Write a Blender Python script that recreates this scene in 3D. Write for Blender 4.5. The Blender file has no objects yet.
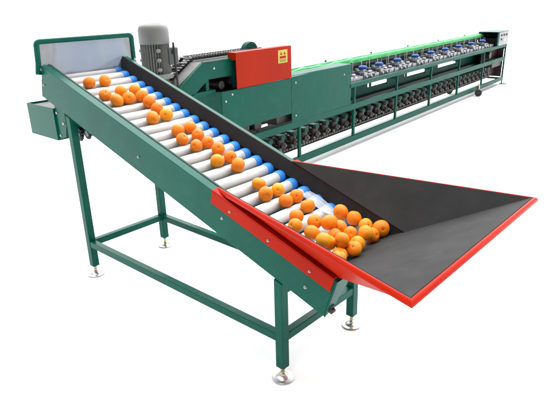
import bpy, math, random
from mathutils import Vector, Matrix
random.seed(7)
S = 0.5                                   # authoring unit (leg spacing) -> metres
C = bpy.context.scene.collection
PI = math.pi

# ------------------------------------------------------------------ camera
cam = bpy.data.cameras.new('camera'); co = bpy.data.objects.new('camera', cam); C.objects.link(co)
co.matrix_world = Matrix((
    (0.74784121, -0.22224744, 0.62557142, 5.16788039*S),
    (0.66342736, 0.28488592, -0.69188449, -2.65639558*S),
    (-0.02444693, 0.93244093, 0.36049446, 2.86827954*S),
    (0, 0, 0, 1)))
cam.sensor_fit = 'HORIZONTAL'; cam.sensor_width = 36; cam.lens = 36*539.514/550
cam.clip_start = .02; cam.clip_end = 2000
bpy.context.scene.camera = co

# ------------------------------------------------------------------ materials
def mat(name, col, rough=.5, metal=0, coat=0, bump=0, bscale=300, var=0, vscale=6, spec=.5, dirt=None, dirtamt=0, dscale=9, rvar=0, objvar=None):
    m = bpy.data.materials.new(name); m.use_nodes = True
    nt = m.node_tree; b = nt.nodes['Principled BSDF']
    b.inputs['Base Color'].default_value = (*col, 1); b.inputs['Roughness'].default_value = rough
    b.inputs['Metallic'].default_value = metal; b.inputs['Coat Weight'].default_value = coat
    b.inputs['Coat Roughness'].default_value = .12
    b.inputs['Specular IOR Level'].default_value = spec
    tc = nt.nodes.new('ShaderNodeTexCoord')
    src = None
    if var or dirt:
        n = nt.nodes.new('ShaderNodeTexNoise'); n.inputs['Scale'].default_value = vscale; n.inputs['Detail'].default_value = 6
        nt.links.new(tc.outputs['Object'], n.inputs['Vector'])
        mr = nt.nodes.new('ShaderNodeMapRange'); mr.inputs['From Min'].default_value = .3; mr.inputs['From Max'].default_value = .7
        mr.inputs['To Min'].default_value = 1-var; mr.inputs['To Max'].default_value = 1+var
        nt.links.new(n.outputs['Fac'], mr.inputs['Value'])
        mx = nt.nodes.new('ShaderNodeMix'); mx.data_type = 'RGBA'; mx.blend_type = 'MULTIPLY'; mx.inputs['Factor'].default_value = 1
        mx.inputs['A'].default_value = (*col, 1); nt.links.new(mr.outputs['Result'], mx.inputs['B'])
        src = mx.outputs['Result']
        if dirt:
            n2 = nt.nodes.new('ShaderNodeTexNoise'); n2.inputs['Scale'].default_value = dscale; n2.inputs['Detail'].default_value = 10; n2.inputs['Roughness'].default_value = .7
            nt.links.new(tc.outputs['Object'], n2.inputs['Vector'])
            m2 = nt.nodes.new('ShaderNodeMapRange'); m2.inputs['From Min'].default_value = .52; m2.inputs['From Max'].default_value = .8
            m2.inputs['To Min'].default_value = 0; m2.inputs['To Max'].default_value = dirtamt
            nt.links.new(n2.outputs['Fac'], m2.inputs['Value'])
            mx2 = nt.nodes.new('ShaderNodeMix'); mx2.data_type = 'RGBA'
            nt.links.new(m2.outputs['Result'], mx2.inputs['Factor']); nt.links.new(src, mx2.inputs['A'])
            mx2.inputs['B'].default_value = (*dirt, 1); src = mx2.outputs['Result']
        nt.links.new(src, b.inputs['Base Color'])
        if rvar:
            m3 = nt.nodes.new('ShaderNodeMapRange'); m3.inputs['From Min'].default_value = .3; m3.inputs['From Max'].default_value = .7
            m3.inputs['To Min'].default_value = rough-rvar; m3.inputs['To Max'].default_value = rough+rvar
            nt.links.new(n.outputs['Fac'], m3.inputs['Value']); nt.links.new(m3.outputs['Result'], b.inputs['Roughness'])
    if bump:
        n = nt.nodes.new('ShaderNodeTexNoise'); n.inputs['Scale'].default_value = bscale; n.inputs['Detail'].default_value = 4
        nt.links.new(tc.outputs['Object'], n.inputs['Vector'])
        bp = nt.nodes.new('ShaderNodeBump'); bp.inputs['Strength'].default_value = bump; bp.inputs['Distance'].default_value = .002
        nt.links.new(n.outputs['Fac'], bp.inputs['Height']); nt.links.new(bp.outputs['Normal'], b.inputs['Normal'])
    return m

TEAL = (.002, .074, .051)
M = {}
M['teal'] = mat('teal_paint', TEAL, .28, spec=.1, bump=.12, bscale=220, var=.12, vscale=5, dirt=(.02, .13, .10), dirtamt=.3, dscale=14, rvar=.06)
M['teal_flat'] = mat('teal_sheet_paint', (.003, .068, .047), .45, spec=.1, bump=.1, bscale=180, var=.1, vscale=3, dirt=(.03, .14, .11), dirtamt=.3, dscale=10, rvar=.06)
M['red'] = mat('red_paint', (.36, .011, .0015), .34, spec=.06, bump=.1, bscale=200, var=.1, vscale=5, dirt=(.24, .02, .01), dirtamt=.35, dscale=12, rvar=.06)
M['red_cover'] = mat('red_cover_paint', (.30, .014, .002), .45, spec=.06, bump=.1, bscale=120, var=.08, vscale=4)
M['rubber'] = mat('black_rubber', (.03, .029, .029), .8, spec=.15, bump=.5, bscale=350, var=.15, vscale=8, dirt=(.06, .056, .053), dirtamt=.4, dscale=7)
M['roller'] = mat('white_plastic', (.56, .545, .535), .42, bump=.1, bscale=80, var=.04, vscale=9, dirt=(.38, .34, .28), dirtamt=.55, dscale=20)
M['blue'] = mat('blue_plastic', (.04, .27, .80), .4, spec=.3, var=.1, vscale=12)
M['bolt_zinc'] = mat('dull_zinc', (.34, .34, .33), .45, metal=.6, var=.2, vscale=30)
M['knob'] = mat('blue_knob_plastic', (.008, .045, .21), .45, spec=.15)
M['steel'] = mat('galvanised_steel', (.43, .42, .40), .34, metal=1, bump=.15, bscale=120, var=.15, vscale=25)
M['brass'] = mat('brass_nut', (.6, .42, .16), .35, metal=1)
M['grey'] = mat('grey_motor_paint', (.20, .197, .19), .5, bump=.1, bscale=100, var=.1, vscale=12)
M['capgrey'] = mat('grey_fan_cover_paint', (.145, .143, .139), .5, bump=.1, bscale=100, var=.06, vscale=12)
M['alu'] = mat('cast_aluminium', (.29, .29, .315), .4, metal=.6, var=.5, vscale=30, bump=.2, bscale=100)
M['dark'] = mat('dark_oily_steel', (.035, .03, .028), .5, metal=.3, var=.4, vscale=30, bump=.2, bscale=150)
M['chain'] = mat('steel_chain', (.14, .13, .12), .5, metal=.5, var=.35, vscale=40)
M['black'] = mat('black_plastic', (.012, .012, .012), .45)
M['greybelt'] = mat('grey_sheet_steel', (.065, .06, .058), .55, metal=.1, var=.15, vscale=10, bump=.15)
M['green'] = mat('bright_green_belt', (.07, .40, .13), .5, spec=.2, var=.15, vscale=12)
M['mint'] = mat('pale_green_belt_edge', (.25, .62, .36), .45, var=.1, vscale=12)
M['maroon'] = mat('dark_maroon_panel', (.035, .012, .01), .6, var=.2)
M['yellow'] = mat('yellow_sticker', (.42, .34, .02), .5, var=.1, vscale=80)
M['panelgrey'] = mat('grey_control_panel', (.24, .235, .245), .4, metal=.2, var=.4, vscale=22)
M['wheel'] = mat('black_caster_rubber', (.015, .014, .014), .6)
M['stem'] = mat('brown_green_stem', (.10, .09, .02), .7)
M['ground'] = mat('white_ground', (.86, .86, .86), .9, spec=.1)

def pane_material():
    m = bpy.data.materials.new('polycarbonate_painted_reflections'); m.use_nodes = True; nt = m.node_tree
    b = nt.nodes['Principled BSDF']; out = nt.nodes['Material Output']
    tc = nt.nodes.new('ShaderNodeTexCoord'); n = nt.nodes.new('ShaderNodeTexNoise'); n.inputs['Scale'].default_value = 2.2; n.inputs['Detail'].default_value = 3
    nt.links.new(tc.outputs['Object'], n.inputs['Vector'])
    cr = nt.nodes.new('ShaderNodeValToRGB'); el = cr.color_ramp.elements; el[0].position = .30; el[0].color = (.24, .245, .245, 1); el[1].position = .70; el[1].color = (.14, .175, .25, 1)  # noise colours paint blurred reflections into the pane's base colour
    for pos, c in ((.42, (.155, .14, .125)), (.48, (.19, .215, .23)), (.56, (.165, .20, .265))): q = el.new(pos); q.color = (*c, 1)
    mp = nt.nodes.new('ShaderNodeMapping'); mp.inputs['Scale'].default_value = (1, 2.2, .8); mp.inputs['Location'].default_value = (0, .7, .3); nt.links.new(tc.outputs['Object'], mp.inputs['Vector']); nt.links.new(mp.outputs['Vector'], n.inputs['Vector'])
    nt.links.new(n.outputs['Fac'], cr.inputs['Fac']); nt.links.new(cr.outputs['Color'], b.inputs['Base Color'])
    b.inputs['Roughness'].default_value = .12
    t = nt.nodes.new('ShaderNodeBsdfTransparent'); t.inputs['Color'].default_value = (.85, .9, .97, 1)
    mx = nt.nodes.new('ShaderNodeMixShader'); mx.inputs['Fac'].default_value = .72
    nt.links.new(t.outputs['BSDF'], mx.inputs[1]); nt.links.new(b.outputs['BSDF'], mx.inputs[2]); nt.links.new(mx.outputs['Shader'], out.inputs['Surface'])
    return m
M['pane'] = pane_material()
def film_material():
    m = bpy.data.materials.new('thin_plastic_film'); m.use_nodes = True; nt = m.node_tree
    b = nt.nodes['Principled BSDF']; out = nt.nodes['Material Output']
    b.inputs['Base Color'].default_value = (.75, .78, .82, 1); b.inputs['Roughness'].default_value = .1
    t = nt.nodes.new('ShaderNodeBsdfTransparent')
    mx = nt.nodes.new('ShaderNodeMixShader'); mx.inputs['Fac'].default_value = .24
    nt.links.new(t.outputs['BSDF'], mx.inputs[1]); nt.links.new(b.outputs['BSDF'], mx.inputs[2]); nt.links.new(mx.outputs['Shader'], out.inputs['Surface'])
    return m
M['film'] = film_material()

def orange_material():
    m = bpy.data.materials.new('orange_peel'); m.use_nodes = True; nt = m.node_tree
    b = nt.nodes['Principled BSDF']; L = nt.links.new
    oi = nt.nodes.new('ShaderNodeObjectInfo')
    cr = nt.nodes.new('ShaderNodeValToRGB')
    e = cr.color_ramp.elements; e[0].position = 0; e[0].color = (.80, .15, .001, 1); e[1].position = 1; e[1].color = (.80, .33, .006, 1)
    x = e.new(.6); x.color = (.82, .215, .001, 1)
    L(oi.outputs['Random'], cr.inputs['Fac'])
    tc = nt.nodes.new('ShaderNodeTexCoord')
    n = nt.nodes.new('ShaderNodeTexNoise'); n.noise_dimensions = '4D'; n.inputs['Scale'].default_value = 28; n.inputs['Detail'].default_value = 5
    ml = nt.nodes.new('ShaderNodeMath'); ml.operation = 'MULTIPLY'; ml.inputs[1].default_value = 50
    L(oi.outputs['Random'], ml.inputs[0]); L(ml.outputs[0], n.inputs['W']); L(tc.outputs['Object'], n.inputs['Vector'])
    mr = nt.nodes.new('ShaderNodeMapRange'); mr.inputs['From Min'].default_value = .45; mr.inputs['From Max'].default_value = .75; mr.inputs['To Max'].default_value = .6
    L(n.outputs['Fac'], mr.inputs['Value'])
    mx = nt.nodes.new('ShaderNodeMix'); mx.data_type = 'RGBA'; L(mr.outputs['Result'], mx.inputs['Factor']); L(cr.outputs['Color'], mx.inputs['A'])
    mx.inputs['B'].default_value = (.78, .31, .01, 1)
    # brown scars, few and small
    n3 = nt.nodes.new('ShaderNodeTexNoise'); n3.noise_dimensions = '4D'; n3.inputs['Scale'].default_value = 38; n3.inputs['Detail'].default_value = 3
    L(ml.outputs[0], n3.inputs['W']); L(tc.outputs['Object'], n3.inputs['Vector'])
    m4 = nt.nodes.new('ShaderNodeMapRange'); m4.inputs['From Min'].default_value = .62; m4.inputs['From Max'].default_value = .72; m4.inputs['To Max'].default_value = .7
    L(n3.outputs['Fac'], m4.inputs['Value'])
    mx2 = nt.nodes.new('ShaderNodeMix'); mx2.data_type = 'RGBA'; L(m4.outputs['Result'], mx2.inputs['Factor']); L(mx.outputs['Result'], mx2.inputs['A'])
    mx2.inputs['B'].default_value = (.25, .10, .02, 1)
    L(mx2.outputs['Result'], b.inputs['Base Color'])
    b.inputs['Roughness'].default_value = .4; b.inputs['Specular IOR Level'].default_value = .3
    v = nt.nodes.new('ShaderNodeTexVoronoi'); v.inputs['Scale'].default_value = 420; L(tc.outputs['Object'], v.inputs['Vector'])
    bp = nt.nodes.new('ShaderNodeBump'); bp.inputs['Strength'].default_value = .35; bp.inputs['Distance'].default_value = .0012
    L(v.outputs['Distance'], bp.inputs['Height']); L(bp.outputs['Normal'], b.inputs['Normal'])
    return m
M['orange'] = orange_material()

# ------------------------------------------------------------------ mesh builder
class MB:
    def __init__(s): s.v = []; s.f = []
    def add(s, vs, fs):
        o = len(s.v); s.v += [Vector(p) for p in vs]; s.f += [tuple(o+i for i in f) for f in fs]; return s
    def box(s, x0, x1, y0, y1, z0, z1):
        return s.add([(x0,y0,z0),(x1,y0,z0),(x1,y1,z0),(x0,y1,z0),(x0,y0,z1),(x1,y0,z1),(x1,y1,z1),(x0,y1,z1)],
                     [(0,3,2,1),(4,5,6,7),(0,1,5,4),(1,2,6,5),(2,3,7,6),(3,0,4,7)])
    def prism(s, base, off):                # planar polygon extruded by a vector
        n = len(base); off = Vector(off)
        vs = [Vector(p) for p in base]+[Vector(p)+off for p in base]
        fs = [tuple(range(n))[::-1], tuple(range(n, 2*n))]+[(i, (i+1) % n, n+(i+1) % n, n+i) for i in range(n)]
        return s.add(vs, fs)
    def beam(s, p0, p1, w, h, up=(0,0,1)):
        p0, p1 = Vector(p0), Vector(p1); d = (p1-p0).normalized(); sd = d.cross(Vector(up)).normalized(); u = sd.cross(d)
        b = [p0+sd*a*w/2+u*c*h/2 for a, c in ((-1,-1),(1,-1),(1,1),(-1,1))]
        return s.prism(b, p1-p0)
    def rings(s, rr, close=True, caps=True):
        n = len(rr[0]); o = len(s.v); vs = [p for r in rr for p in r]; fs = []
        for i in range(len(rr)-1):
            for j in range(n if close else n-1):
                k = (j+1) % n; fs.append((i*n+j, i*n+k, (i+1)*n+k, (i+1)*n+j))
        if caps and close: fs += [tuple(range(n))[::-1], tuple(range((len(rr)-1)*n, len(rr)*n))]
        return s.add(vs, fs)
    def lathe(s, p0, axis, prof, n=24):     # prof: list (distance along axis, radius)
        p0 = Vector(p0); a = Vector(axis).normalized(); t = Vector((0,0,1)) if abs(a.z) < .9 else Vector((1,0,0))
        u = a.cross(t).normalized(); w = a.cross(u)
        return s.rings([[p0+a*d+(u*math.cos(2*PI*k/n)+w*math.sin(2*PI*k/n))*max(r, 1e-4) for k in range(n)] for d, r in prof])
    def cyl(s, p0, p1, r, n=16, r1=None):
        p0, p1 = Vector(p0), Vector(p1); L = (p1-p0).length
        return s.lathe(p0, p1-p0, [(0, r), (L, r if r1 is None else r1)], n)
    def tube(s, pts, r, n=8):
        pts = [Vector(p) for p in pts]; rr = []; ref = None
        for i, p in enumerate(pts):
            d = (pts[min(i+1, len(pts)-1)]-pts[max(i-1, 0)]).normalized()
            if ref is None: ref = d.cross(Vector((0,0,1)) if abs(d.z) < .9 else Vector((1,0,0))).normalized()
            u = (ref-d*ref.dot(d)).normalized(); ref = u; w = d.cross(u)
            rr.append([p+(u*math.cos(2*PI*k/n)+w*math.sin(2*PI*k/n))*r for k in range(n)])
        return s.rings(rr)
    def build(s, name, m, parent=None, origin=(0,0,0), bevel=0, sharp=35, loc=None, seg=2):
        me = bpy.data.meshes.new(name); og = Vector(origin)
        me.from_pydata([tuple((p-og)*S) for p in s.v], [], s.f)
        import bmesh
        bm = bmesh.new(); bm.from_mesh(me); bmesh.ops.recalc_face_normals(bm, faces=bm.faces); bm.to_mesh(me); bm.free()
        me.polygons.foreach_set('use_smooth', [True]*len(me.polygons)); me.set_sharp_from_angle(angle=math.radians(sharp))
        me.materials.append(m)
        o = bpy.data.objects.new(name, me); C.objects.link(o)
        if parent: o.parent = parent
        if loc is not None: o.location = Vector(loc)*S
        if bevel:
            b = o.modifiers.new('bevel', 'BEVEL'); b.width = bevel*S; b.segments = seg; b.limit_method = 'ANGLE'; b.angle_limit = math.radians(30)
            b.harden_normals = False
        return o
def tag(o, label=None, cat=None, group=None, kind=None):
    if label: o['label'] = label
    if cat: o['category'] = cat
    if group: o['group'] = group
    if kind: o['kind'] = kind
def empty(name, loc, rz=0):
    o = bpy.data.objects.new(name, None); C.objects.link(o); o.location = Vector(loc)*S; o.rotation_euler = (0, 0, rz); o.empty_display_size = .1
    return o
def dup(o, parent, loc=None):
    c = o.copy(); C.objects.link(c); c.parent = parent
    if loc is not None: c.location = Vector(loc)*S
    for ch in [k for k in bpy.data.objects if k.parent == o]: dup(ch, c)
    return c

# ------------------------------------------------------------------ world, light, ground
sc = bpy.context.scene
w = bpy.data.worlds.new('World'); sc.world = w; w.use_nodes = True; nt = w.node_tree
bg = nt.nodes['Background']
tc = nt.nodes.new('ShaderNodeTexCoord'); sp = nt.nodes.new('ShaderNodeSeparateXYZ'); nt.links.new(tc.outputs['Generated'], sp.inputs[0])
# bright overcast sky, brightest overhead and behind the machines, dimmer on the camera's side
dp = nt.nodes.new('ShaderNodeVectorMath'); dp.operation = 'DOT_PRODUCT'; dp.inputs[1].default_value = (-.62, .70, .36)
nt.links.new(tc.outputs['Generated'], dp.inputs[0])
m1 = nt.nodes.new('ShaderNodeMapRange'); m1.inputs['From Min'].default_value = -.55; m1.inputs['From Max'].default_value = .75; m1.inputs['To Min'].default_value = .22; m1.inputs['To Max'].default_value = 1.6
m1.interpolation_type = 'SMOOTHSTEP'; nt.links.new(dp.outputs['Value'], m1.inputs['Value'])
m2 = nt.nodes.new('ShaderNodeMapRange'); m2.inputs['From Min'].default_value = .42; m2.inputs['From Max'].default_value = 1; m2.inputs['To Min'].default_value = 0; m2.inputs['To Max'].default_value = 5.0
dq = nt.nodes.new('ShaderNodeVectorMath'); dq.operation = 'DOT_PRODUCT'; dq.inputs[1].default_value = (-.22, .5, .84)
nt.links.new(tc.outputs['Generated'], dq.inputs[0]); nt.links.new(dq.outputs['Value'], m2.inputs['Value']); m2.interpolation_type = 'SMOOTHSTEP'
ad = nt.nodes.new('ShaderNodeMath'); ad.operation = 'ADD'; nt.links.new(m1.outputs['Result'], ad.inputs[0]); nt.links.new(m2.outputs['Result'], ad.inputs[1])
nt.links.new(ad.outputs[0], bg.inputs['Strength']); bg.inputs['Color'].default_value = (.97, .99, 1, 1)
sun = bpy.data.lights.new('sun', 'SUN'); sun.energy = .8; sun.angle = math.radians(25); sun.color = (1, .97, .92)
so = bpy.data.objects.new('sun', sun); C.objects.link(so); so.rotation_euler = (math.radians(28), math.radians(12), 0)
sc.view_settings.view_transform = 'Standard'; sc.view_settings.look = 'None'; sc.view_settings.exposure = 0; sc.view_settings.gamma = 1

g = MB(); N = 16; R0 = 400
g.add([(R0*math.cos(2*PI*k/N), R0*math.sin(2*PI*k/N), 0) for k in range(N)], [tuple(range(N))])
go = g.build('ground', M['ground']); tag(go, 'plain white ground under both machines', None, None, 'structure')

# ================================================================== ROLLER ELEVATOR
SL = 0.323857; Z1 = 2.1561; L = 2.7934; TH = math.atan(SL); cT, sT = math.cos(TH), math.sin(TH)
def rail(x): return Z1-SL*x
def P(x, y, t=0):                        # point at rail-top station x, across y, offset t square to the slope
    return Vector((x+t*sT, y, rail(x)+t*cT))
RO = (L/2, .5, 0)
root = empty('roller_elevator', RO)
tag(root, 'dark green inclined roller conveyor with white rollers, blue roller ends and red feed hopper', 'conveyor')
def B(mb, name, m, parent=None, bevel=0, **k):
    if parent is None or parent is root: return mb.build(name, M[m], root, origin=RO, bevel=bevel, **k)
    return mb.build(name, M[m], parent, origin=RO, bevel=bevel, **k)

XT, XB = -.39, 3.37
def channel(sgn):                         # side panel: web with top and bottom flanges
    y0 = -.017 if sgn > 0 else 1.017
    th = .012*sgn; fw = .11*sgn if sgn > 0 else -.052; h = -.335
    prof = [(0,0),(fw,0),(fw,-.012),(th,-.012),(th,h+.012),(fw*.55,h+.012),(fw*.55,h),(0,h)]
    xe = XB-.055
    a = [P(XT, y0+p, t) for p, t in prof]; b = [P(xe, y0+p, t) for p, t in prof]
    mb = MB(); mb.rings([a, b]); return mb
near = B(channel(1), 'side_panel', 'teal', bevel=.004)
far = B(channel(-1), 'side_panel', 'teal', bevel=.004)
def bolt(x, y, t, ny, parent, r=.011):
    mb = MB(); p = P(x, y, t); mb.lathe(p, (0, ny, 0), [(0, r*1.25), (.003, r*1.25), (.0035, r*.8), (.011, r*.75), (.013, r*.4)], 10); return B(mb, 'bolt', 'bolt_zinc', parent)
for x, t in ((-.34,-.19), (1.22,-.19), (2.27,-.17), (3.12,-.215)):
    bolt(x, -.018, t, -1, near)
bolt(2.40, 1.018, -.15, 1, far); bolt(.9, 1.018, -.15, 1, far)
# end flange at the low end, cut to a rounded shape
for sgn, y0 in ((1, -.017), (-1, 1.017)):
    mb = MB(); x = XB-.055
    poly = [P(x, y0+a*sgn, t) for a, t in ((0,-.002),(.145,-.002),(.165,-.05),(.155,-.11),(.12,-.155),(.10,-.24),(.06,-.30),(0,-.335))]
    d = Vector((cT, 0, -sT))*.014
    mb.prism([p+d*.1 for p in poly], d); B(mb, 'end_flange', 'teal', near if sgn > 0 else far, bevel=.003)
mb = MB(); mb.cyl(P(3.315, .005, -.275)+Vector((.03,0,-.01)), P(3.315, .04, -.275)+Vector((.03,0,-.01)), .02, 12)
mb.cyl(P(3.33, .008, -.25), P(3.33, .05, -.25), .012, 10); B(mb, 'tension_bolt', 'dark', near)
# rubber skirts inside the rails
for sgn, y0, y1 in ((1, .075, .062), (-1, .957, .938)):
    mb = MB(); q = [P(XT-.01, y0, .004), P(XT-.055, y1, -.135), P(3.2, y1, -.135), P(3.3, y0, .004)]
    mb.prism(q, (0, -.012*sgn if sgn > 0 else .012, 0)); B(mb, 'side_skirt', 'rubber', bevel=.002)
# plate added under the rollers to keep bright ground out of their gaps
mb = MB(); mb.prism([P(XT+.03, .0, -.30), P(XT+.03, 1.0, -.30), P(2.75, 1.0, -.30), P(2.75, .0, -.30)], (0, 0, -.012)); B(mb, 'roller_gap_backing', 'teal')
# inner chain guard in green along both rails
for y, xe in ((.032, 3.05), (.962, 2.35)):
    mb = MB(); mb.prism([P(XT+.02, y, -.15), P(XT+.02, y, -.27), P(xe, y, -.27), P(xe, y, -.15)], (0, .012, 0)); B(mb, 'chain_guard', 'teal')

# rollers
def roller():
    mb = MB(); y0, y1, r = -.40, .378, .054
    prof = [(0, r*.9), (.01, r), (y1-y0-.01, r), (y1-y0, r*.9)]
    mb.lathe((0, y0, 0), (0, 1, 0), prof, 28)
    o = mb.build('roller', M['roller'], root, sharp=40)
    for s in (1, -1):
        mb = MB(); a = .362*s
        mb.lathe((0, a, 0), (0, s, 0), [(0, .052), (.002, .059), (.012, .063), (.054, .063), (.074, .058), (.090, .044), (.098, .024), (.100, .003)], 28)
        mb.build('roller_cap', M['blue'], o, sharp=50)
        mb = MB(); mb.cyl((0, .45*s, 0), (0, .505*s, 0), .014, 10); mb.build('shaft', M['steel'], o)
    return o
RX = lambda k: .095+.1455*(k-3.85)
r0 = roller()
for k in range(25):
    x = RX(k); t = -.177
    c = P(x-t*sT, .5, t)-Vector(RO)
    o = r0 if k == 0 else dup(r0, root)
    o.location = c*S; o.rotation_euler = (0, random.uniform(0, 6), 0)

# legs
TW = .039
def leg_mesh(x, y):
    mb = MB(); zb = .115
    t = -.335/ cT
    zt = lambda xx: rail(xx)+t-.003
    b = [(x-TW, y-TW, zb), (x+TW, y-TW, zb), (x+TW, y+TW, zb), (x-TW, y+TW, zb)]
    tp = [(a[0], a[1], zt(a[0])) for a in b]
    mb.rings([b, tp]); return mb
def foot(x, y, parent):
    mb = MB(); mb.lathe((x, y, 0), (0,0,1), [(0, .088), (.010, .09), (.014, .086), (.017, .060), (.030, .045), (.036, .026), (.05, .022), (.056, .012)], 32)
    o = B(mb, 'foot', 'steel', parent, sharp=30)
    mb = MB(); mb.cyl((x, y, .05), (x, y, .2), .0125, 12); mb.lathe((x, y, .088), (0,0,1), [(0, .022), (.014, .022)], 6); B(mb, 'foot_screw', 'steel', parent)
    mb = MB(); mb.lathe((x, y, .06), (0,0,1), [(0, .02), (.018, .02)], 6); B(mb, 'foot_nut', 'brass', parent)
YL = .012
for x, y in ((0, YL), (0, 1-YL), (L, YL), (L, 1-YL)):
    lo = B(leg_mesh(x, y), 'leg', 'teal', bevel=.006)
    foot(x, y, lo)
HB = .4254; bw = .07
def bar(p0, p1, name='stretcher', z=HB): 
    mb = MB(); mb.beam((*p0, z-bw/2), (*p1, z-bw/2), bw, bw); return B(mb, name, 'teal', bevel=.006)
e_ = TW+.002
bar((e_, YL), (L-e_, YL)); bar((e_, 1-YL), (L-e_, 1-YL)); bar((0, YL+e_), (0, 1-YL-e_)); bar((L, YL+e_), (L, 1-YL-e_))
for x in (0, L): bar((x, YL+e_), (x, 1-YL-e_), 'cross_bar', rail(x)-.40)
# short diagonal gusset beside the far front leg
# head end guard: tube frame with clear pane
GX = -.43; gy0, gy1, gz = -.012, 1.125, 2.512; r = .02
def corner(cy, cz, a0, a1, rad=.05, n=6): return [(GX, cy+rad*math.cos(a0+(a1-a0)*k/n), cz+rad*math.sin(a0+(a1-a0)*k/n)) for k in range(n+1)]
pts = [(GX, gy0-.03, 2.19), (GX, gy0-.012, 2.3)]+corner(gy0+.04, gz-.04, PI, PI/2, .04)+corner(gy1-.04, gz-.04, PI/2, 0, .04)+[(GX, gy1, 2.19)]
def flatframe(pts, wdt, dep):              # rounded rectangular section swept in the YZ plane
    mb = MB(); rr = []
    for i, p in enumerate(pts):
        p = Vector(p); d = (Vector(pts[min(i+1, len(pts)-1)])-Vector(pts[max(i-1, 0)])).normalized(); nrm = Vector((0, -d.z, d.y))
        rr.append([p+nrm*a*wdt/2+Vector((c*dep/2, 0, 0)) for a, c in ((-1,-.6),(-.6,-1),(.6,-1),(1,-.6),(1,.6),(.6,1),(-.6,1),(-1,.6))])
    mb.rings(rr); return mb
gf = B(flatframe(pts, .05, .05), 'end_guard', 'teal', sharp=50)
mb = MB(); mb.box(GX-.004, GX+.004, gy0+.02, gy1-.02, 2.06, gz-.02); B(mb, 'pane', 'pane', gf)
for y in (gy0, gy1):
    mb = MB(); mb.lathe((GX+.024, y, 2.24), (1,0,0), [(0,.018),(.008,.016),(.010,.005)], 10); B(mb, 'bolt', 'bolt_zinc', gf)
# discharge box below the head
bx0, bx1, by0, by1 = -.935, -.335, .0, .96
def shell(x0, x1, y0, y1, zf, zb, w=.012):  # open-topped box, top and bottom edges level
    mb = MB()
    mb.box(x0, x1, y0, y0+w, zb, zf); mb.box(x0, x1, y1-w, y1, zb, zf); mb.box(x0, x0+w, y0+w, y1-w, zb, zf); mb.box(x1-w, x1, y0+w, y1-w, zb, zf)
    mb.box(x0+w, x1-w, y0+w, y1-w, zb, zb+w); return mb
db = B(shell(bx0, bx1, by0, by1, 1.845, 1.50), 'discharge_box', 'teal', bevel=.003)
mb = MB(); mb.box(bx0+.013, bx1-.013, .014, .945, 1.815, 1.825); B(mb, 'box_lining', 'dark', db)
mb = MB()
mb.prism([(bx1+.003, .02, 1.87), (bx1+.003, .02, 1.515), (-.19, .02, 1.56), (-.14, .02, 1.68), (-.14, .02, 1.86)], (0, .012, 0))
ar = B(mb, 'bracket', 'teal', db, bevel=.002)
for x, z in ((-.30, 1.80), (-.29, 1.56), (-.19, 1.70)):
    mb = MB(); mb.lathe((x, .019, z), (0,-1,0), [(0,.016),(.008,.014),(.009,.004)], 10); B(mb, 'bolt', 'bolt_zinc', db)
# drive under the head: shaft with sprockets and geared motor body
mb = MB(); mb.box(-.16, .20, .11, .88, 1.60, 1.80); dv = B(mb, 'drive_housing', 'teal', bevel=.01)
mb = MB(); mb.cyl((-.02, .07, 1.60), (-.02, .109, 1.60), .03, 16); mb.cyl((.15, .07, 1.63), (.15, .109, 1.63), .03, 16); B(mb, 'drive_shaft', 'steel', dv)
for cx_, cz_, rr0 in ((-.02, 1.60, .075), (.15, 1.63, .06)):
    mb = MB(); n = 13; ring = []
    for k in range(n*2):
        rr_ = rr0 if k % 2 else rr0*.8; a = PI*k/n; ring.append((cx_+rr_*math.cos(a), .075, cz_+rr_*math.sin(a)))
    mb.prism(ring, (0, .025, 0)); B(mb, 'sprocket', 'black', dv)

# ---- hopper (pan)
A0 = Vector((2.13, .045, rail(2.13)+.012)); A1 = Vector((2.13, .955, rail(2.13)+.012))
xf, zf, yn, yf = 4.074, 1.4218, -.4374, 1.4374
D0 = Vector((xf, yn, zf)); D1 = Vector((xf, yf, zf))
fz = lambda x: 1.09+(zf-1.09)/(xf-3.3)*(x-3.3)
xb = 3.10
B0 = Vector((3.3, .045, fz(3.3))); B1 = Vector((3.3, .955, fz(3.3)))
E0 = Vector((xb, .045, fz(xb))); E1 = Vector((xb, .955, fz(xb)))
def sheet(polys, th):                     # sheets given thickness downwards/outwards along their own normals
    mb = MB()
    for pl, flip in polys:
        n = (pl[1]-pl[0]).cross(pl[2]-pl[0]).normalized()*flip
        mb.prism(pl, n*th)
    return mb
def down(pl):
    n = (pl[1]-pl[0]).cross(pl[2]-pl[0]); return -1 if n.z > 0 else 1
floor = [E0, B0, D0, D1, B1, E1]; wl0 = [A0, B0, D0]; wl1 = [A1, D1, B1]
hop = B(sheet([(q, down(q)) for q in (floor, wl0, wl1)], .014), 'feed_hopper', 'red')
tag(hop)
up = Vector((0, 0, .003))
lin = []
for q in (floor, wl0, wl1):
    n = (q[1]-q[0]).cross(q[2]-q[0]).normalized()*(-down(q)); lin.append([p+n*.0025 for p in q])
mbl = MB()
for q in lin:                              # grid-subdivided rubber so that it sags a little
    mbl.prism(q, (q[1]-q[0]).cross(q[2]-q[0]).normalized()*(-down(q))*.008)
B(mbl, 'rubber_lining', 'rubber', hop)
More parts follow.
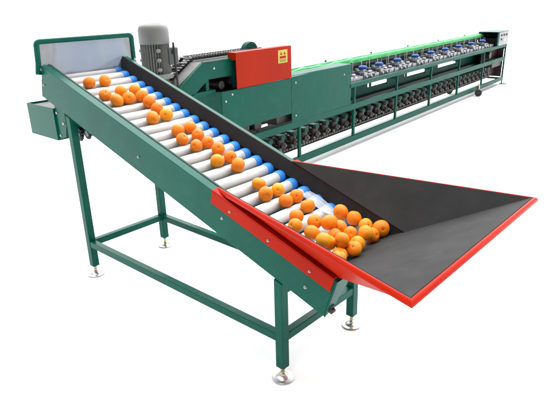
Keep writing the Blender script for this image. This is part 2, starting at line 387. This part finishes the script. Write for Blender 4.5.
# rim: folded lip swept round the three open sides
path = [A0, D0, D1, A1]
def rim():
    mb = MB(); prof = [(-.004, .004), (.002, .008), (.010, .008), (.018, .003), (.027, -.009), (.028, -.026), (.023, -.026), (.020, -.010), (.008, -.003), (-.004, -.004)]
    rr = []
    dirs = [(path[i+1]-path[i]) for i in range(3)]
    nrm = [Vector((d.y, -d.x, 0)).normalized() for d in dirs]
    for i, p in enumerate(path):
        if i == 0: o = nrm[0]
        elif i == 3: o = nrm[2]
        else:
            o = (nrm[i-1]+nrm[i]).normalized(); o = o/o.dot(nrm[i])
        rr.append([p+o*a+Vector((0, 0, b)) for a, b in prof])
    mb.rings(rr); return mb
B(rim(), 'rim', 'red', hop, bevel=.004, seg=3)
# mounting strips bolted on the rails
for sgn, y0 in ((1, -.0185), (-1, 1.0185)):
    mb = MB(); x0, x1 = 2.125, 3.305
    a = [P(x0, y0, .004), P(x0+.01, y0, -.104), P(x1, y0, -.104), P(x1, y0, .004)]
    mb.prism(a, (0, -.010*sgn, 0))
    a = [P(x0, y0-.010*sgn, .004), P(x1, y0-.010*sgn, .004), P(x1, y0+.045*sgn, .004), P(x0, y0+.045*sgn, .004)]
    mb.prism(a, P(0, 0, .012)-P(0, 0, 0))
    ms = B(mb, 'mounting_strip', 'red', hop, bevel=.003)
    for x in (2.34, 2.735, 3.12):
        bolt(x, y0-.0105*sgn, -.06, -sgn, ms, .009)
# plastic film lying over the last rollers
mb = MB(); nn = 20; rr = []
for i in range(nn+1):
    u = i/nn; row = []
    for j in range(11):
        v = j/10
        x = 2.42+.42*u; y = .895-.13*v-.03*u
        row.append(P(x, y, -.112+.035*v*(1-v)+.008*math.sin(6*u+2*v)+.004*math.sin(17*v+5*u)))
    rr.append(row)
mb.rings(rr, close=False, caps=False); fo = B(mb, 'plastic_film', 'film', sharp=180)
md = fo.modifiers.new('solid', 'SOLIDIFY'); md.thickness = .0006
# steel transition lip between rollers and hopper floor
mb = MB(); mb.prism([Vector((xb-.045, .05, fz(xb)-.012)), Vector((xb+.05, .05, fz(xb+.05)+.011)), Vector((xb+.05, .95, fz(xb+.05)+.011)), Vector((xb-.045, .95, fz(xb)-.012))], (0, 0, -.008)); B(mb, 'transition_plate', 'steel', hop)

# ================================================================== SORTING MACHINE
PSI = 0.0609; MO = (-.3691, 0, 0)
mroot = empty('sorting_machine', MO, PSI)
tag(mroot, 'long dark green fruit grading line on casters standing behind the roller conveyor', 'sorting machine')
def K(mb, name, m, parent=None, bevel=0, **k): return mb.build(name, M[m], parent or mroot, bevel=bevel, **k)
DX = -.66                                  # depth of the frame
PY = [2.66, 4.489, 6.34, 8.19, 10.06, 11.95, 13.95, 16.03]
Y0, Y1e = 2.60, 16.07
for x1 in (0, DX):
    s = 1 if x1 == 0 else -1
    for zt, h, ya in ((1.294, .085, 6.10), (.895, .115, Y0), (.245, .115, Y0)):
        mb = MB(); mb.box(x1-.06, x1, ya, Y1e, zt-h, zt); K(mb, 'long_rail', 'teal_flat', bevel=.006)
    for y in PY:
        mb = MB(); mb.box(x1-.052, x1-.006, y-.03, y+.03, .246, .779); K(mb, 'post', 'teal_flat', bevel=.004)
        if y > 6:
            mb = MB(); mb.box(x1-.052, x1-.006, y-.022, y+.022, .896, 1.208); K(mb, 'post', 'teal_flat', bevel=.004)
for y in PY:
    for z in ((.19, .84) if y in (PY[0], PY[-1]) else ()):
        mb = MB(); mb.box(DX+.001, -.061, y-.03, y+.03, z-.03, z+.03); K(mb, 'cross_member', 'teal_flat', bevel=.004)
    if y > 6:
        mb = MB(); mb.box(DX+.001, -.061, y-.03, y+.03, 1.14, 1.20); K(mb, 'cross_member', 'teal_flat')
# back panel and sloping outlet chutes between top and middle rails
for i in range(2, len(PY)-1):
    a, b = PY[i]+.05, PY[i+1]-.05
    mb = MB(); mb.box(-.60, -.588, PY[i]-.001, PY[i+1]-.003, .60, .95)
    K(mb, 'outlet_panel', 'teal_flat')
for a, b in ((6.3, 7.0), (7.12, 7.86), (8.79, 9.73), (10.95, 11.82), (13.15, 15.9)):
    mb = MB(); mb.box(-.585, -.57, a, b, .90, 1.22); K(mb, 'back_bracket', 'teal_flat')
# deck under grading units
mb = MB(); mb.box(DX+.06, -.061, 6.17, 15.9, 1.225, 1.24); K(mb, 'deck', 'teal_flat')
# long side panel and head box
mb = MB(); mb.prism([(0, 4.245, 1.655), (0, 6.17, 1.665), (0, 6.17, .897), (0, 4.245, .897)], (-.012, 0, 0)); mb.box(-.30, -.0125, 4.245, 6.17, 1.656, 1.668)
mb.box(-.06, -.0125, 6.158, 6.17, .9, 1.655)
sp_ = K(mb, 'side_cover', 'teal_flat', bevel=.004)
for y, z in ((4.36, 1.55), (5.9, 1.5), (4.36, 1.0)):
    mb = MB(); mb.lathe((0.0005, y, z), (1,0,0), [(0,.018),(.008,.016),(.01,.004)], 10); K(mb, 'bolt', 'bolt_zinc', sp_)
mb = MB()
mb.box(-.012, 0, 2.584, 4.24, 1.055, 1.64); mb.box(DX, -.0125, 2.584, 2.596, 1.055, 1.64); mb.box(DX-.012, DX-.001, 2.584, 4.24, 1.055, 1.64)
mb.box(DX, -.0125, 4.228, 4.24, 1.055, 1.64)
hb_ = K(mb, 'head_box', 'teal_flat', bevel=.004)
mb = MB(); mb.box(DX+.001, -.013, 2.597, 4.227, 1.60, 1.612); K(mb, 'box_top', 'greybelt', hb_)
for y, z in ((2.66, 1.50), (2.8, 1.58)):
    mb = MB(); mb.lathe((0.0005, y, z), (1,0,0), [(0,.018),(.008,.016),(.01,.004)], 10); K(mb, 'bolt', 'bolt_zinc', hb_)
# dark gearing under the head box
mb = MB()
for y in (2.9, 3.2, 3.5): mb.cyl((-.5, y, .98), (-.12, y, .98), .09, 18)
mb.box(-.58, -.1, 3.95, 4.4, .90, 1.04); mb.box(-.55, -.15, 2.75, 3.55, .90, .93); mb.cyl((-.35, 3.78, .78), (-.35, 3.78, 1.1), .035, 12)
K(mb, 'drive_gearing', 'dark')
# infeed chain conveyor above the head box
def side_plate(xa, th):
    mb = MB(); mb.prism([(xa, 1.80, 1.73), (xa, 2.345, 2.06), (xa, 4.2, 2.07), (xa, 4.2, 1.83), (xa, 2.44, 1.83), (xa, 2.08, 1.61), (xa, 1.60, 1.61)], (-th, 0, 0)); return mb
inf = K(side_plate(-.10, .012), 'infeed_conveyor', 'teal_flat', bevel=.003)
mb = MB(); mb.prism([(-.087, 1.79, 1.732), (-.087, 2.345, 2.070), (-.087, 2.345, 2.062), (-.087, 1.79, 1.724)], (-.035, 0, 0)); mb.box(-.122, -.087, 2.346, 4.2, 2.071, 2.08)
K(mb, 'top_flange', 'teal_flat', inf)
K(side_plate(-.62, .012), 'far_side_plate', 'teal_flat', inf, bevel=.003)
mb = MB(); mb.lathe((-.0995, 2.56, 1.97), (1,0,0), [(0,.018),(.008,.016),(.01,.004)], 10); K(mb, 'bolt', 'bolt_zinc', inf)
mb = MB(); mb.prism([(-.125, 1.70, 1.69), (-.125, 2.33, 2.062), (-.125, 4.2, 2.068), (-.125, 4.2, 2.056), (-.125, 2.34, 2.05), (-.125, 1.71, 1.678)], (-.2, 0, 0)); K(mb, 'slide_sheet', 'greybelt', inf)
mb = MB(); mb.prism([(-.326, 1.74, 1.69), (-.326, 2.36, 2.05), (-.326, 4.2, 2.055), (-.326, 4.2, 2.03), (-.326, 2.36, 2.02), (-.326, 1.76, 1.66)], (-.28, 0, 0)); K(mb, 'chain_bed', 'dark', inf)
mb = MB(); mb.box(-.615, -.60, 2.6, 4.2, 1.613, 1.829); K(mb, 'infeed_gap_backing', 'dark', inf)  # dark plate added to fill the bright gap below the side plate
# chain with cup cleats
def infpath(s):                            # arclength along the incline then flat
    p0, p1 = Vector((0, 1.70, 1.70)), Vector((0, 2.40, 2.10)); l1 = (p1-p0).length; u = (p1-p0)/l1
    if s < l1: return p0+u*s, u
    return p1+Vector((0, s-l1, .005*(s-l1))), Vector((0, 1, .005))
for xa in (-.35, -.55):
    mb = MB(); s = 0
    while s < 2.3:
        p, u = infpath(s); n_ = Vector((0, -u.z, u.y)); q = p+Vector((xa, 0, 0))
        mb.beam(q-u*.022, q+u*.022, .03, .035, n_); mb.beam(q+n_*.028-u*.012, q+n_*.028+u*.012, .055, .012, n_)
        s += .056
    K(mb, 'chain', 'black', inf)
mb = MB(); s = 0.02
while s < 2.3:
    p, u = infpath(s); n_ = Vector((0, -u.z, u.y)); q = p+n_*.0
    mb.cyl(q+Vector((-.36, 0, 0)), q+Vector((-.54, 0, 0)), .017, 8); s += .112
K(mb, 'chain_pins', 'chain', inf)
for y in (2.43, 3.0):
    mb = MB(); mb.box(-.16, -.115, y-.03, y+.03, 1.641 if y > 2.584 else 1.30, 1.829); K(mb, 'support_post', 'teal_flat', inf, bevel=.003)
# dark mechanism on top of the head box behind the side plate
mb = MB(); mb.cyl((-.55, 2.75, 1.71), (-.15, 2.75, 1.71), .06, 14); mb.cyl((-.55, 2.95, 1.74), (-.15, 2.95, 1.74), .045, 14); mb.box(-.5, -.2, 3.0, 4.1, 1.613, 1.72)
K(mb, 'sprocket_shaft', 'dark', inf)
mb = MB(); mb.lathe((-.50, 3.74, 2.075), (1,0,0), [(0,.16),(.05,.17),(.1,.16)], 32); K(mb, 'drive_pulley', 'teal_flat', inf)
# red cover
mb = MB()
mb.box(-.012, .0, 2.905, 4.235, 1.645, 2.155); mb.box(-.16, -.0125, 2.905, 4.235, 2.143, 2.155); mb.box(-.16, -.0125, 2.905, 2.917, 2.05, 2.142)
mb.box(-.16, -.0125, 4.223, 4.235, 1.645, 2.142)
rc = K(mb, 'chain_cover', 'red_cover', bevel=.004); 
for ob in (rc,): ob.location = Vector((.012, 0, 0))*S
mb = MB(); mb.box(.0005, .003, 3.885, 4.125, 1.905, 2.105); st = K(mb, 'warning_sticker', 'yellow', rc)
def warn():
    mb = MB()
    for a, b in ((3.93, 3.99), (4.02, 4.08)):
        m_ = (a+b)/2; mb.prism([(.0032, a, 2.03), (.0032, b, 2.03), (.0032, m_, 2.08)], (.001, 0, 0))
    mb.box(.0032, .0042, 3.925, 4.085, 1.975, 2.012); return mb
K(warn(), 'warning_mark', 'red_cover', st)
mb = MB()
for z in (1.957, 1.942, 1.927): mb.box(.0032, .0042, 3.92, 4.09, z-.003, z+.003)
K(mb, 'sticker_lines', 'dark', st)

# motor: vertical finned body, fan cover, terminal box and cable
mx_, my_, mz = -.42, 1.815, 1.96
mb = MB(); n = 32; R1, R2 = .190, .150
ring = []
for k in range(n*2):
    a = PI*k/n; ring.append((R1 if (k//1) % 2 else R2, a))
for z0, z1 in ((mz, 2.37),):
    mb.prism([(mx_+r_*math.cos(a), my_+r_*math.sin(a), z0) for r_, a in ring], (0, 0, z1-z0))
mb.lathe((mx_, my_, mz-.05), (0,0,1), [(0, .21), (.05, .21), (.06, .19)], 32)
mb.lathe((mx_, my_, 1.675), (0,0,1), [(0, .2), (.03, .2), (.04, .15), (.20, .15), (.24, .18)], 28)
mb.cyl((mx_, my_-.05, 1.80), (mx_, my_+.26, 1.80), .10, 20)
for k in range(4):
    a = PI/4+PI/2*k
    for z in (2.03, 2.15, 2.27): mb.lathe((mx_+.182*math.cos(a+.3), my_+.182*math.sin(a+.3), z-.025), (0,0,1), [(0,.012),(.01,.03),(.04,.03),(.05,.012)], 10)
mo = K(mb, 'motor', 'grey', sharp=25)
mb = MB(); mb.lathe((mx_, my_, 2.35), (0,0,1), [(0, .196), (.012, .20), (.17, .198), (.212, .186), (.235, .16), (.243, .13), (.244, .125), (.236, .12), (.236, .05), (.242, .045), (.244, .0)], 48)
K(mb, 'fan_cover', 'capgrey', mo, sharp=50)
mb = MB()
for k in range(36):
    a = 2*PI*k/36; mb.beam((mx_+.055*math.cos(a), my_+.055*math.sin(a), 2.587), (mx_+.12*math.cos(a), my_+.12*math.sin(a), 2.587), .007, .006)
K(mb, 'fan_grille', 'grey', mo)
mb = MB(); tv = Vector((math.cos(.85), math.sin(.85), 0)); tu = Vector((-tv.y, tv.x, 0)); c0 = Vector((mx_, my_, 0))+tv*.165
bb = [c0+tu*a+tv*b+Vector((0,0,2.08)) for a, b in ((-.085, 0), (.085, 0), (.085, .13), (-.085, .13))]
mb.rings([bb, [p+Vector((0,0,.22)) for p in bb]]); K(mb, 'terminal_box', 'capgrey', mo, bevel=.012)
c1 = Vector((mx_, my_, 0))+tv*.24-tu*.09
mb = MB(); pc = [c1+Vector((0,0,2.24)), c1-tu*.03+Vector((0,0,2.32)), c1-tu*.06+Vector((0,0,2.36)), c1-tu*.085+Vector((.005,0,2.30)), c1-tu*.09+Vector((.01,0,2.1)), c1-tu*.085+Vector((.02,0,1.9)), c1-tu*.08+Vector((.02,0,1.7))]
mb.tube(pc, .014, 8); mb.lathe(c1+Vector((0,0,2.22)), (0,0,1), [(0,.03),(.04,.028),(.05,.018)], 12); K(mb, 'cable', 'black', mo)
mb = MB(); mb.box(-.7, -.1, 1.55, 2.57, 1.62, 1.675); K(mb, 'motor_base', 'teal_flat', mo, bevel=.004)

# bright green twisted belt along the back
mb = MB(); rr = []; y = 4.2; 
while y < 15.3:
    wav = .012*math.sin(y*11)+.008*math.sin(y*4.7+1)
    amp = 1.0 if y < 7.3 else .25
    zc = 1.60+wav*amp; xx = -.56+.03*math.sin(y*11+1)*amp
    rr.append([(xx+.04, y, zc-.045), (xx+.04, y, zc+.03), (xx+.03, y, zc+.042), (xx-.01, y, zc+.048), (xx-.03, y, zc+.03), (xx-.03, y, zc-.045)])
    y += .06
mb.rings(rr); K(mb, 'green_belt', 'green', sharp=60)
mb = MB(); mb.box(-.615, -.595, 4.2, 15.3, 1.62, 1.668); K(mb, 'belt_guide', 'mint')
mb = MB(); mb.box(-.60, -.50, 6.2, 15.3, 1.50, 1.54); K(mb, 'belt_rail', 'dark')
mb = MB(); mb.box(-.645, -.625, 6.2, 15.02, 1.241, 1.618); K(mb, 'back_plate', 'teal_flat')
for y in PY[2:]:
    mb = MB(); mb.box(-.65, -.625, y-.12, y-.08, 1.295, 1.70); K(mb, 'belt_support', 'teal_flat')

# grading units with blue knobs
def unit():
    o = MB()
    o.box(-.50, -.10, -.20, .20, 1.245, 1.262)
    for dx, dy, r_, h in ((-.17, -.10, .045, .13), (-.17, .08, .05, .11), (-.30, -.04, .055, .17), (-.30, .13, .04, .14), (-.42, -.12, .05, .16), (-.42, .06, .045, .19)):
        o.lathe((dx, dy, 1.262), (0,0,1), [(0, r_), (h*.3, r_), (h*.32, r_*.7), (h*.7, r_*.7), (h*.72, r_*1.05), (h, r_*1.0)], 14)
    o.box(-.14, -.115, -.16, -.04, 1.262, 1.40); o.box(-.25, -.115, -.16, -.04, 1.402, 1.412)
    o.box(-.135, -.12, .03, .16, 1.262, 1.38)
    o.prism([(-.36, .16, 1.36), (-.14, .16, 1.36), (-.14, .16, 1.39), (-.36, .16, 1.43)], (0, .014, 0))
    o.cyl((-.12, -.1, 1.33), (-.08, -.1, 1.33), .028, 10); o.cyl((-.12, .1, 1.32), (-.08, .1, 1.32), .028, 10)
    u = K(o, 'grading_unit', 'alu', bevel=.0)
    m1 = MB(); m1.box(-.44, -.16, -.19, -.165, 1.262, 1.34); m1.box(-.30, -.20, .0, .05, 1.262, 1.36); m1.box(-.24, -.1, -.02, .02, 1.262, 1.31); K(m1, 'bracket', 'dark', u)
    m1 = MB(); m1.lathe((-.25, 0, 1.455), (0,0,1), [(0, .05), (.01, .085), (.03, .098), (.055, .09), (.075, .06), (.082, .0)], 20); K(m1, 'knob', 'knob', u)
    for aa, bb_, rr_ in (((-.25, 0, 1.36), (-.25, 0, 1.455), .025), ((-.40, -.15, 1.3), (-.40, -.15, 1.60), .011), ((-.38, .17, 1.3), (-.38, .17, 1.58), .011)):
        m1 = MB(); m1.cyl(aa, bb_, rr_, 8); K(m1, 'spindle', 'bolt_zinc', u)
    return u
u0 = unit(); KN = [7.04, 7.74, 8.62, 9.56, 10.49, 11.43, 12.4, 13.38, 14.35]
for i, y in enumerate(KN):
    o = u0 if i == 0 else dup(u0, mroot)
    o.location = Vector((0, y, 0))*S
def roll_unit():
    o = MB()
    for dx, dy, r_, h in ((-.18, 0, .06, .12), (-.30, .06, .05, .15), (-.42, -.02, .06, .17)):
        o.lathe((dx, dy, 1.241), (0,0,1), [(0, r_*.6), (h*.2, r_*.6), (h*.25, r_), (h*.9, r_), (h, r_*.7)], 14)
    o.box(-.12, -.10, -.09, .09, 1.241, 1.36); o.box(-.40, -.12, -.015, .015, 1.36, 1.375)
    o.cyl((-.36, 0, 1.3), (-.36, 0, 1.57), .009, 6)
    return K(o, 'pulley_bracket', 'alu')
p0 = roll_unit(); pl_ = [6.32, 6.52, 6.70]+[a+(b-a)*f for a, b in zip(KN, KN[1:]) for f in ((.36, .64) if b-a > .8 else (.5,))]+[14.72, 14.88]
for i, y in enumerate(pl_):
    o = p0 if i == 0 else dup(p0, mroot); o.location = Vector((0, y, 0))*S
# return run of carrier cups between middle and bottom rails
def cup():
    o = MB()
    o.lathe((-.22, 0, .47), (0,0,1), [(0, .03), (.03, .035), (.035, .075), (.13, .085), (.14, .05), (.19, .045), (.2, .03)], 12)
    o.lathe((-.42, 0, .47), (0,0,1), [(0, .03), (.03, .035), (.035, .075), (.13, .085), (.14, .05), (.19, .045)], 12)
    o.box(-.465, -.12, -.03, .03, .44, .47); o.box(-.15, -.13, -.06, .06, .45, .53)
    u = K(o, 'carrier_cup', 'dark')
    m1 = MB(); m1.box(-.27, -.14, -.1, .03, .668, .682); m1.box(-.12, -.11, -.09, .02, .61, .675); K(m1, 'cup_flap', 'teal_flat', u)
    for aa, bb_, rr_ in (((-.22, 0, .38), (-.22, 0, .47), .032), ((-.42, 0, .38), (-.42, 0, .47), .032), ((-.11, 0, .50), (-.08, 0, .50), .022)):
        m1 = MB(); m1.cyl(aa, bb_, rr_, 8); K(m1, 'cup_axle', 'chain', u)
    return u
c0_ = cup(); y = 2.8; i = 0
while y < 15.1:
    o = c0_ if i == 0 else dup(c0_, mroot); o.location = Vector((0, y, 0))*S; y += .345; i += 1
mb = MB(); y = 2.7
while y < 15.2:
    mb.box(-.25, -.19, y, y+.05, .35, .385); mb.box(-.45, -.39, y, y+.05, .35, .385); mb.box(-.46, -.18, y+.055, y+.075, .36, .375); y += .086
K(mb, 'return_chain', 'chain')
mb = MB(); mb.box(-.47, -.17, 2.7, 15.2, .33, .345); K(mb, 'chain_track', 'dark')
mb = MB(); mb.box(-.49, -.472, 2.7, 15.2, .30, .80); K(mb, 'cup_guide_backing', 'dark')  # guide enlarged into a dark plate so no bright ground shows between cups
mb = MB(); mb.tube([(-.075+.012*math.sin(y_*1.7), y_, 1.272+.012*abs(math.sin(y_*2.3))) for y_ in [6.2+.25*i_ for i_ in range(36)]], .012, 6); K(mb, 'cable', 'black')
# end cabinet
ye0, ye1 = 15.03, 16.07
mb = MB(); mb.box(-.62, .0, ye0, ye1, 1.70, 1.715); mb.box(-.62, -.608, ye0, ye1, 1.296, 1.70); mb.box(-.62, 0, ye1-.012, ye1, 1.296, 1.70); mb.box(-.03, 0, ye0, ye0+.10, 1.296, 1.699)
ec = K(mb, 'end_cabinet', 'teal_flat', bevel=.003)
mb = MB(); mb.box(-.006, .004, ye0+.11, ye1-.001, 1.296, 1.699); cp = K(mb, 'control_panel', 'panelgrey', ec)
mb = MB()
for yy, zz in ((15.35, 1.60), (15.6, 1.60), (15.85, 1.60), (15.35, 1.48)): mb.lathe((.0045, yy, zz), (1,0,0), [(0,.035),(.02,.033),(.024,.01)], 14)
K(mb, 'button', 'dark', cp)
mb = MB(); mb.box(.0045, .008, 15.55, 15.9, 1.38, 1.52); K(mb, 'rating_plate', 'alu', cp)
mb = MB(); mb.box(-.56, -.04, 15.3, 15.85, 1.245, 1.52); mb.box(-.55, -.08, 15.0, 15.9, .62, .86); K(mb, 'gearbox', 'dark', ec, bevel=.02)
mb = MB(); mb.cyl((-.35, 14.75, 1.04), (-.09, 14.75, 1.04), .10, 20); K(mb, 'end_sprocket', 'dark', ec)
mb = MB(); mb.box(-.62, -.07, 16.0, 16.02, .25, 1.2); mb.box(-.615, -.60, 14.1, 15.99, .25, 1.2); mb.box(-.30, -.28, 14.5, 15.99, .32, 1.2); K(mb, 'end_panel', 'maroon')
mb = MB(); mb.box(-.10, .10, 16.0, 16.2, .0, .018); mb.cyl((.0-.03, 16.05, .018), (-.03, 16.05, .13), .02, 10); K(mb, 'end_foot', 'teal_flat')
# casters
def caster(x, y):
    o = MB(); o.box(x-.10, x+.04, y-.08, y+.08, .115, .129); o.box(x-.045, x+.045, y-.02, y+.05, .09, .114)
    o.cyl((x, y, .10), (x, y, .16), .04, 12)
    c = K(o, 'caster', 'chain')
    m1 = MB(); m1.lathe((x-.01, y-.06, .10), (.35,-.93,0), [(-.028,.08),(-.02,.10),(.02,.10),(.028,.08),(.029,.05),(.022,.045)], 28); K(m1, 'wheel', 'wheel', c)
    m1 = MB(); m1.lathe((x-.01, y-.06, .10), (.35,-.93,0), [(-.04,.03),(.036,.03)], 14); K(m1, 'hub', 'dark', c)
for x in (.13, -.75):
    for y in (3.4, 13.4): caster(x, y)
mb = MB(); mb.box(.001, .03, 13.62, 13.70, .16, .30); K(mb, 'caster_bracket', 'brass')

# ================================================================== ORANGES
f_ = 539.514; CP = Vector((5.16788039, -2.65639558, 2.86827954))
# where each orange rests, worked out from its station x down the rollers, y across, and its layer
ROWS = [(-0.046, 0.31, 0.067), (-0.036, 0.497, 0.066), (0.203, 0.488, 0.07), (0.221, 0.301, 0.065), (0.36, 0.333, 0.073), (0.382, 0.475, 0.07), (0.249, 0.657, 0.066), (0.37, 0.637, 0.069), (0.509, 0.618, 0.071), (0.671, 0.601, 0.066), (0.808, 0.598, 0.069), (0.824, 0.434, 0.068), (1.088, 0.651, 0.068), (1.099, 0.499, 0.065), (1.261, 0.429, 0.062), (1.249, 0.621, 0.065), (1.408, 0.469, 0.062), (1.407, 0.611, 0.062), (1.511, 0.606, 0.068), (1.672, 0.458, 0.065), (1.675, 0.617, 0.062), (1.815, 0.567, 0.07), (2.106, 0.526, 0.064), (2.267, 0.451, 0.067), (2.251, 0.609, 0.062), (2.405, 0.543, 0.062), (2.396, 0.68, 0.062), (2.54, 0.652, 0.063)]
HEAP = [(2.594, 0.409, 1.269, 0.062), (2.672, 0.298, 1.243, 0.062), (2.739, 0.489, 1.222, 0.062), (2.798, 0.349, 1.203, 0.064), (2.862, 0.526, 1.287, 0.07), (2.759, 0.802, 1.215, 0.067), (2.981, 0.314, 1.248, 0.062), (2.878, 0.591, 1.177, 0.062), (2.86, 0.828, 1.183, 0.065), (3.023, 0.595, 1.235, 0.062), (3.101, 0.594, 1.21, 0.062), (2.979, 0.84, 1.144, 0.062), (3.101, 0.771, 1.104, 0.064), (3.148, 0.936, 1.089, 0.078), (2.951, 0.35, 1.153, 0.062), (3.095, 0.381, 1.212, 0.062), (3.148, 0.26, 1.194, 0.062), (3.124, 0.539, 1.097, 0.066), (3.165, 0.407, 1.084, 0.062), (3.164, 0.331, 1.084, 0.062), (2.93, 0.469, 1.16, 0.062), (3.07, 0.471, 1.115, 0.062)]
def orange_mesh(seed, obl):
    rnd = random.Random(seed)
    import bmesh
    bm = bmesh.new(); bmesh.ops.create_icosphere(bm, subdivisions=4, radius=1)
    ph = [rnd.uniform(0, 6) for _ in range(4)]
    for v in bm.verts:
        p = v.co.copy(); th = math.acos(max(-1, min(1, p.z)))
        k = 1-.16*math.exp(-(th/.22)**2)-.07*math.exp(-((PI-th)/.15)**2)
        k *= 1+.03*math.sin(3*p.x+ph[0])+.022*math.sin(2.5*p.y+ph[1])+.012*math.sin(5*p.z+ph[2])
        v.co = Vector((p.x*k, p.y*k, p.z*k*obl))
    me = bpy.data.meshes.new('orange'); bm.to_mesh(me); bm.free()
    me.polygons.foreach_set('use_smooth', [True]*len(me.polygons)); me.materials.append(M['orange']); return me
OM = [orange_mesh(1, .93), orange_mesh(2, .88), orange_mesh(3, .97)]
def stem_mesh():
    mb = MB(); n = 10
    ring = [((.13 if k % 2 else .07)*math.cos(PI*k/5), (.13 if k % 2 else .07)*math.sin(PI*k/5), .0) for k in range(10)]
    mb.prism(ring, (0, 0, .03)); mb.cyl((0, 0, .02), (0, 0, .06), .04, 8)
    o = mb.build('stem_end', M['stem']); me = o.data; bpy.data.objects.remove(o); return me
SM = stem_mesh()
import itertools
ORD = ['first','second','third','fourth','fifth','sixth','seventh','eighth','ninth','tenth','eleventh','twelfth','thirteenth','fourteenth','fifteenth','sixteenth','seventeenth','eighteenth','nineteenth','twentieth','twenty-first','twenty-second','twenty-third','twenty-fourth','twenty-fifth','twenty-sixth','twenty-seventh','twenty-eighth','twenty-ninth','thirtieth','thirty-first']
def put(i, pos, r, label, group):
    rnd = random.Random(100+i)
    me = OM[i % 3]; o = bpy.data.objects.new('orange', me); C.objects.link(o)
    o.location = Vector(pos)*S; o.scale = (r*S,)*3
    o.rotation_euler = (rnd.uniform(-1.6, 1.6), rnd.uniform(-1.6, 1.6), rnd.uniform(0, 6))
    if rnd.random() < .55:                # stem end or blossom end turned into view
        d = (CP-Vector(pos)).normalized()+Vector((rnd.uniform(-.7, .7), rnd.uniform(-.7, .7), rnd.uniform(-.5, .7)))
        o.rotation_euler = d.to_track_quat('Z' if rnd.random() < .7 else '-Z', 'Y').to_euler()
    tag(o, label, 'orange', group)
    s = bpy.data.objects.new('stem_end', SM); C.objects.link(s); s.parent = o; s.location = (0, 0, (.93, .88, .97)[i % 3]*.825); s.scale = (1/S*1.0,)*3
    return o
# roller oranges: settle each in the gap between two rollers
gaps = {}
for x, y, r in ROWS:
    r *= .965
    k = round((x-RX(0))/.1455-.5-.27); gaps.setdefault(k, []).append([y, r])
balls = []
for k in gaps:
    for y, r in gaps[k]:
        h = math.sqrt((r+.054)**2-(.1455/cT/2)**2); xx = RX(k)+.1455/2
        tc_ = -.177; base = P(xx-tc_*sT, y, tc_); balls.append([base+Vector((sT, 0, cT))*h, r, k])
# gently separate neighbours across the rollers
for it in range(60):
    for a, b in itertools.combinations(balls, 2):
        d = b[0]-a[0]; ov = a[1]+b[1]-d.length
        if ov > 0:
            s = 1 if d.y > 0 else -1
            a[0].y -= s*ov*.3; b[0].y += s*ov*.3
    for a in balls: a[0].y = min(.93-a[1]+.03, max(.08+a[1], a[0].y))
idx = 0
ks = sorted(gaps)
for k in ks:
    row = sorted([b for b in balls if b[2] == k], key=lambda b: -b[0].y)
    for j, b in enumerate(row):
        lab = 'orange in the %s roller gap from the top' % ORD[k]
        if len(row) > 1: lab += ', %s from the blue ends' % ORD[j]
        put(idx, b[0], b[1], lab, 'oranges riding up the white rollers'); idx += 1
# heap at the foot: relax against each other, the roller plane, the hopper floor and the skirts
heap = [[Vector(p), max(r*.955, .059)] for *p, r in HEAP]
NP = Vector((sT, 0, cT)); FN = Vector((-(zf-1.09)/(xf-3.3), 0, 1)).normalized()
home = [h[0].copy() for h in heap]
for h in heap: h[1] = min(h[1], .071)
for it in range(200):
    for (i, a), (j, b) in itertools.combinations(list(enumerate(heap)), 2):
        d = b[0]-a[0]; ov = a[1]+b[1]-.004-d.length
        if ov > 0: u = d.normalized()*ov*.5; a[0] -= u; b[0] += u
    for b in balls:
        for a in heap:
            d = a[0]-b[0]; ov = a[1]+b[1]-.004-d.length
            if ov > 0: a[0] += d.normalized()*ov
    for i, a in enumerate(heap):
        if it < 150: a[0] += (home[i]-a[0])*.04
        a[0].z -= .0015
        pl = (a[0]-P(0, 0, -.122)).dot(NP)-a[1]
        if pl < 0: a[0] -= NP*pl
        pf = (a[0]-Vector((3.3, 0, 1.103))).dot(FN)-a[1]
        if pf < 0: a[0] -= FN*pf
        lo, hi = .08+a[1], (.965 if a[0].x > 3.05 else .935)-a[1]
        if (a[0]-P(0, 0, 0)).dot(NP) > .02: lo -= .06
        a[0].y = min(hi, max(lo, a[0].y))
def screen_x(p):
    v = p-CP; return v.dot(Vector((.74784, .66343, -.02445)))/v.dot(Vector((-.62557, .69188, -.36049)))
heap.sort(key=lambda h: screen_x(h[0]))
for j, (p, r) in enumerate(heap):
    lab = '%s orange from the left in the heap at the hopper' % ORD[j]
    if j == len(heap)-1: lab = 'large orange at the right tip of the heap on black rubber'
    put(idx, p, r, lab, 'oranges heaped at the foot of the rollers'); idx += 1
